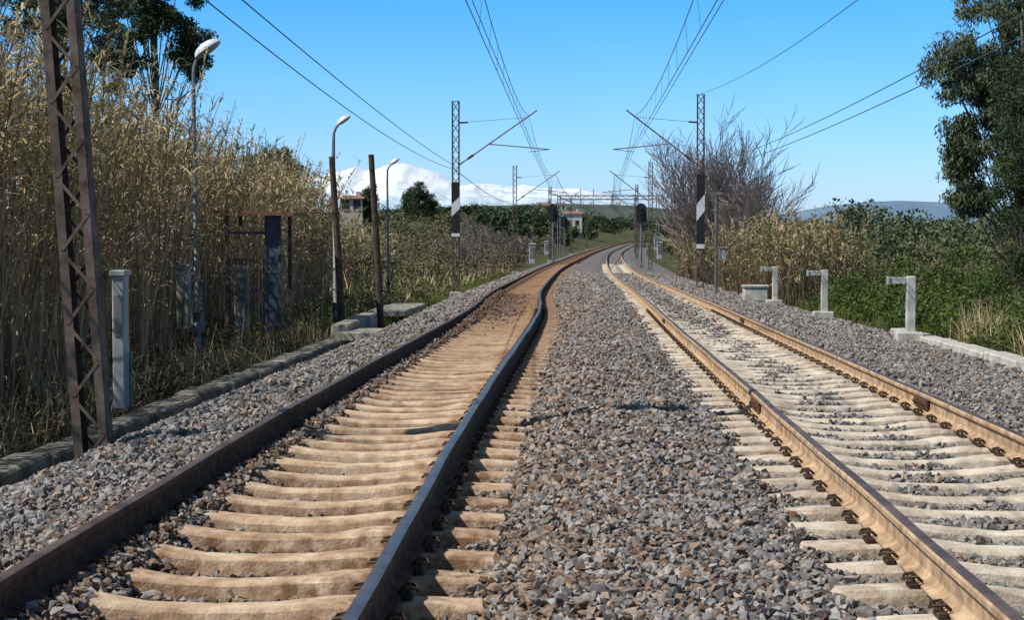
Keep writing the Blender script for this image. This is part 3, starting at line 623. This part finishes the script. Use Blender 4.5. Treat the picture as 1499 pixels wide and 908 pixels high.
b.box(((a.x+c.x)/2,dd-.105,a.z-.35),(.08,.012,.4),1); b.tube([(a.x+.12,dd,c.z-.05),(a.x+.12,dd,c.z+.5)],.02,6,1); b.build('utility_cabinet',['cab','mastg'])
# ------------------------------------------------------------ L shaped marker posts on the right
for i,yy in enumerate((32,43,53.6)):
    zr=float(RZ(yy)); x=6.0; z=zr-.30; b=MB(); Hh=1.0
    b.box((x-.03,yy,z+.0),(.48,.36,.16),0,bev=.02); b.box((x,yy,z+.08+Hh/2),(.16,.16,Hh),0,bev=.014)
    b.box((x-.23,yy,z+Hh+.005),(.30,.13,.11),0,bev=.012); b.box((x-.40,yy,z+Hh+.005),(.05,.17,.14),1,bev=.008)
    b.build('concrete_marker_post' if i==0 else 'concrete_marker_post.%03d'%i,['conclight','cab'])
b=MB(); yy=56; b.box((5.65,yy,float(RZ(yy))-.08),(.75,.55,.42),0,bev=.03); b.box((5.65,yy,float(RZ(yy))+.15),(.82,.62,.06),0,bev=.015); b.build('concrete_cable_box',['conclight'])
b=MB(); d=63; x=(1047-842)/F*d; zr=float(RZ(d)); H=(410-262)/F*d
b.tube([(x,d,zr-.5),(x,d,zr-.3+H)],.055,8,0); b.box((x,d,zr-.45),(.5,.5,.3),1,bev=.02); b.box((x+.02,d,zr-.3+H),(.42,.12,.10),0); b.box((x-.12,d,zr-.4+H-.1),(.1,.1,.18),0)
b.box((x+.24,d,zr+1.15),(.22,.2,.42),2,bev=.01); b.box((x+.24,d-.01,zr+1.38),(.26,.24,.04),2); b.tube([(x+.05,d,zr+1.1),(x+.24,d,zr+1.1)],.02,6,0)
for k in (-.06,.06): b.tube([(x+k+.0,d-.15,zr-.3),(x+k,d-.15,zr+2.2)],.012,4,0)
b.build('signal_equipment_pole',['mastg','conc','cab'])
def signal(name,x,y,H):
    b=MB(); z=float(RZ(y))-.4; b.tube([(x,y,z),(x,y,z+H)],.09,8,0)
    n=14; zc=z+H+.1
    vs=[(x+.42*math.cos(2*math.pi*i/n),y-.1,zc+.42*math.sin(2*math.pi*i/n)+(.35 if math.sin(2*math.pi*i/n)>0 else -.35)) for i in range(n)]; vs+=[(a,b_+.06,c) for a,b_,c in vs]
    b.add(vs,[tuple(range(n)),tuple(reversed(range(n,2*n)))]+[(i,(i+1)%n,(i+1)%n+n,i+n) for i in range(n)],1)
    for k in (-.35,0,.35): b.tube([(x,y-.12,zc+k),(x,y-.4,zc+k+.02)],[.11,.12],10,1)
    for sx in (-.2,.2): b.tube([(x+sx,y+.25,z),(x+sx,y+.25,z+H+.3)],.02,4,2)
    for k in range(int(H/.4)): b.tube([(x-.2,y+.25,z+.3+k*.4),(x+.2,y+.25,z+.3+k*.4)],.015,4,2)
    b.box((x,y+.2,z+H-.7),(.9,.5,.04),2)
    b.build(name,['mastg','black','mastg'])
signal('railway_signal',(811-842)/F*150-.1,150,4.4); signal('railway_signal.001',(938-842)/F*135,135,4.2); signal('railway_signal.002',(826-842)/F*230,230,4.2)
b=MB(); yg=215; zg=float(RZ(yg)); xa=(818-842)/F*yg; xb=(962-842)/F*yg; zt=CZ+(337-292)/F*yg
for xx in (xa,xb):
    for k in (-.15,.15): b.tube([(xx+k,yg,zg-.5),(xx+k,yg,zt+.5)],.07,5)
    for q in range(8): b.bar((xx-.15,yg,zg+q*.7),(xx+.15,yg,zg+q*.7+.7),.05,.03)
for zz in (0,.45): b.tube([(xa,yg,zt+zz),(xb,yg,zt+zz)],.07,5)
N_=22
for q in range(N_): b.bar((xa+(xb-xa)*q/N_,yg,zt+(0 if q%2 else .45)),(xa+(xb-xa)*(q+1)/N_,yg,zt+(.45 if q%2 else 0)),.06,.04)
for q in (.22,.35,.62,.8): b.tube([(xa+(xb-xa)*q,yg,zt+.4),(xa+(xb-xa)*q,yg,zt+1.3)],.05,5); b.tube([(xa+(xb-xa)*q,yg,zt),(xa+(xb-xa)*q,yg,zt-.8)],.05,5)
b.build('catenary_gantry',['mastg'])
for i,(px,py,d) in enumerate([(779,385,100),(965,378,120),(800,372,150),(890+70,366,150)]):
    b=MB(); p=PX(px,py,d); b.box((p.x,d,p.z+.5),(.35,.4,1.1),0,bev=.03); b.box((p.x,d,p.z+1.08),(.42,.48,.08),0,bev=.02); b.box((p.x,d-.21,p.z+.6),(.25,.02,.6),1); b.build('trackside_cabinet' if i==0 else 'trackside_cabinet.%03d'%i,['cab','mastg'])
# ------------------------------------------------------------ houses
M['wallw']=mat('house_render',(0.46,0.43,0.38),(0.6,0.57,0.52),.6,.9,0); M['wallp']=mat('house_render_ochre',(0.36,0.28,0.22),(0.46,0.38,0.3),.6,.9,0)
M['tile']=mat('roof_tiles',(0.20,0.11,0.08),(0.30,0.18,0.13),2,.9,.2)
def house(name,x,y,w,dp,h,wall,z):
    b=MB(); b.box((x,y,z+h/2-1.5),(w,dp,h+3),0)
    e=.4; r=w*.16; X0,X1,Y0,Y1=x-w/2-e,x+w/2+e,y-dp/2-e,y+dp/2+e; zz=z+h+.02
    b.add([(X0,Y0,zz),(X1,Y0,zz),(X1,Y1,zz),(X0,Y1,zz),(X0+w*.2,y,zz+r),(X1-w*.2,y,zz+r)],[(0,1,5,4),(1,2,5),(2,3,4,5),(3,0,4),(3,2,1,0)],1)
    fl=max(1,int(h/3)); nw=max(2,int(w/3))
    for f in range(fl):
        for k in range(nw):
            wx=x-w/2+w*(k+.5)/nw; wz=z+1.6+f*3; b.box((wx,y-dp/2-.02,wz),(.95,.06,1.3),2); b.box((wx,y-dp/2-.05,wz-.7),(1.15,.14,.1),0)
    b.box((x+w*.25,y,zz+r*.8),(.6,.6,1.2),0); b.build(name,[wall,'tile','black'])
def hx(px,d): return (px-842)/F*d
for i,(px,d,w,h,wl,py) in enumerate([(838,480,5,4.0,'wallw',334),(795,700,7,3.0,'wallp',311),(820,760,5,3.0,'wallw',309),(516,240,3.0,2.4,'wallp',315)]):
    house('house' if i==0 else 'house.%03d'%i,hx(px,d),d,w,6 if i<3 else 4,h,wl,z=CZ+(337-py)/F*d-(0.2))
# ------------------------------------------------------------ mountains and hills
def range_mesh(name,prof_,d,thick,m,amp,rows=26,cols=260,base=-10,seed=0):
    px=np.linspace(prof_[0][0],prof_[-1][0],cols); py=np.interp(px,[a for a,_ in prof_],[b for _,b in prof_]); V=[]
    for j in range(rows):
        t=j/(rows-1); yy=d+thick*(t-.5)*2; k=1-abs(t-.55)/.55; k=max(k,0)**.8
        for i in range(cols):
            x=(px[i]-842)/F*d; h=(337-py[i])/F*d; q=noise.fractal(Vector((x/700+seed,yy/700,seed)),.75,2.1,7)
            V.append((x,yy,CZ+base+(h-base)*k+amp*q*(k*(1-.3*k)+.05)))
    npmesh(name,np.array(V),gridfaces(rows,cols),[m],smooth=True)
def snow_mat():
    m,nt,b=newmat('hazy_snow_and_rock'); N=nt.nodes; L=nt.links; tc=N.new('ShaderNodeTexCoord'); no=N.new('ShaderNodeTexNoise'); no.inputs['Scale'].default_value=.006; no.inputs['Detail'].default_value=9; no.inputs['Roughness'].default_value=.7
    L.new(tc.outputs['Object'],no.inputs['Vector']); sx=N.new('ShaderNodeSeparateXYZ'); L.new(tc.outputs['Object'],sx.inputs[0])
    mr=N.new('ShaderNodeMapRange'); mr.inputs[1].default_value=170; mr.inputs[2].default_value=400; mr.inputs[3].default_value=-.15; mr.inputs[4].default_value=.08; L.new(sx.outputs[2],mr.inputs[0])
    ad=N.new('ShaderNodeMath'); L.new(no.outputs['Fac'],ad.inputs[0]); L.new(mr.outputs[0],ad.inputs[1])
    cr=N.new('ShaderNodeValToRGB'); e=cr.color_ramp.elements; e[0].position=.36; e[0].color=(.38,.50,.63,1); e[1].position=.48; e[1].color=(.69,.75,.82,1); L.new(ad.outputs[0],cr.inputs['Fac']); L.new(cr.outputs['Color'],b.inputs['Base Color']); b.inputs['Roughness'].default_value=1; b.inputs['Specular IOR Level'].default_value=0  # distance haze is mixed into these snow and rock base colours
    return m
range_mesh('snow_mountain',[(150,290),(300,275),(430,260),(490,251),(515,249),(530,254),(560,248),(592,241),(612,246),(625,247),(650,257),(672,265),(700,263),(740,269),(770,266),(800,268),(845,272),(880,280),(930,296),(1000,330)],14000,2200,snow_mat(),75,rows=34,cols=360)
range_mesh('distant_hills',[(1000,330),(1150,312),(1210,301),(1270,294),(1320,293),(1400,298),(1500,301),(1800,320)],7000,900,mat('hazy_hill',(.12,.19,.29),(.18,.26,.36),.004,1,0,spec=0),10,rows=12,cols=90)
range_mesh('distant_hills.001',[(200,315),(450,306),(600,303),(700,299),(800,297),(900,300),(1000,308),(1150,320),(1400,324),(1800,325)],2600,500,mat('green_hill',(.06,.085,.075),(.10,.13,.10),.012,1,0,spec=0),8,rows=12,cols=140,seed=4)
# ------------------------------------------------------------ light, sky, camera
el=math.radians(49); sv=Vector((-.86,-.42,0)).normalized()*math.cos(el)+Vector((0,0,math.sin(el)))
sd=bpy.data.lights.new('sun','SUN'); sd.energy=5.0; sd.angle=math.radians(.5); sd.color=(1,.955,.87); so=bpy.data.objects.new('sun',sd); S.collection.objects.link(so); so.rotation_euler=(-sv).to_track_quat('-Z','Y').to_euler()
w=bpy.data.worlds.new('World'); S.world=w; w.use_nodes=True; nt=w.node_tree; N=nt.nodes; L=nt.links; bg=N['Background']; sk=N.new('ShaderNodeTexSky'); sk.sky_type='NISHITA'; sk.sun_disc=False
sk.sun_elevation=el; sk.sun_rotation=math.atan2(sv.x,sv.y)%(2*math.pi); sk.air_density=1.0; sk.dust_density=.3; sk.ozone_density=1.6; sk.altitude=100
tc=N.new('ShaderNodeTexCoord'); sx=N.new('ShaderNodeSeparateXYZ'); L.new(tc.outputs['Generated'],sx.inputs[0])
cr=N.new('ShaderNodeValToRGB'); e=cr.color_ramp.elements; e[0].position=0.0; e[0].color=(.86,1.15,1.98,1); e[1].position=1; e[1].color=(.85,.8,.7,1)
for p_,c_ in ((.035,(.72,1.15,1.98)),(.13,(.31,1.03,1.72)),(.25,(.45,.85,1.1)),(.45,(.75,.78,.72))): k_=e.new(p_); k_.color=(*c_,1)
L.new(sx.outputs[2],cr.inputs['Fac']); vm=N.new('ShaderNodeVectorMath'); vm.operation='MULTIPLY'; L.new(sk.outputs[0],vm.inputs[0]); L.new(cr.outputs['Color'],vm.inputs[1])
L.new(vm.outputs[0],bg.inputs[0]); bg.inputs[1].default_value=.10
cd=bpy.data.cameras.new('camera'); co=bpy.data.objects.new('camera',cd); S.collection.objects.link(co); co.location=(0,0,CZ); co.rotation_euler=(math.radians(90-2.577),0,math.radians(2.04)); cd.sensor_width=36; cd.lens=F/1499*36; cd.clip_end=60000; cd.clip_start=.1; S.camera=co
S.view_settings.view_transform='Standard'; S.view_settings.look='None'; S.view_settings.exposure=0
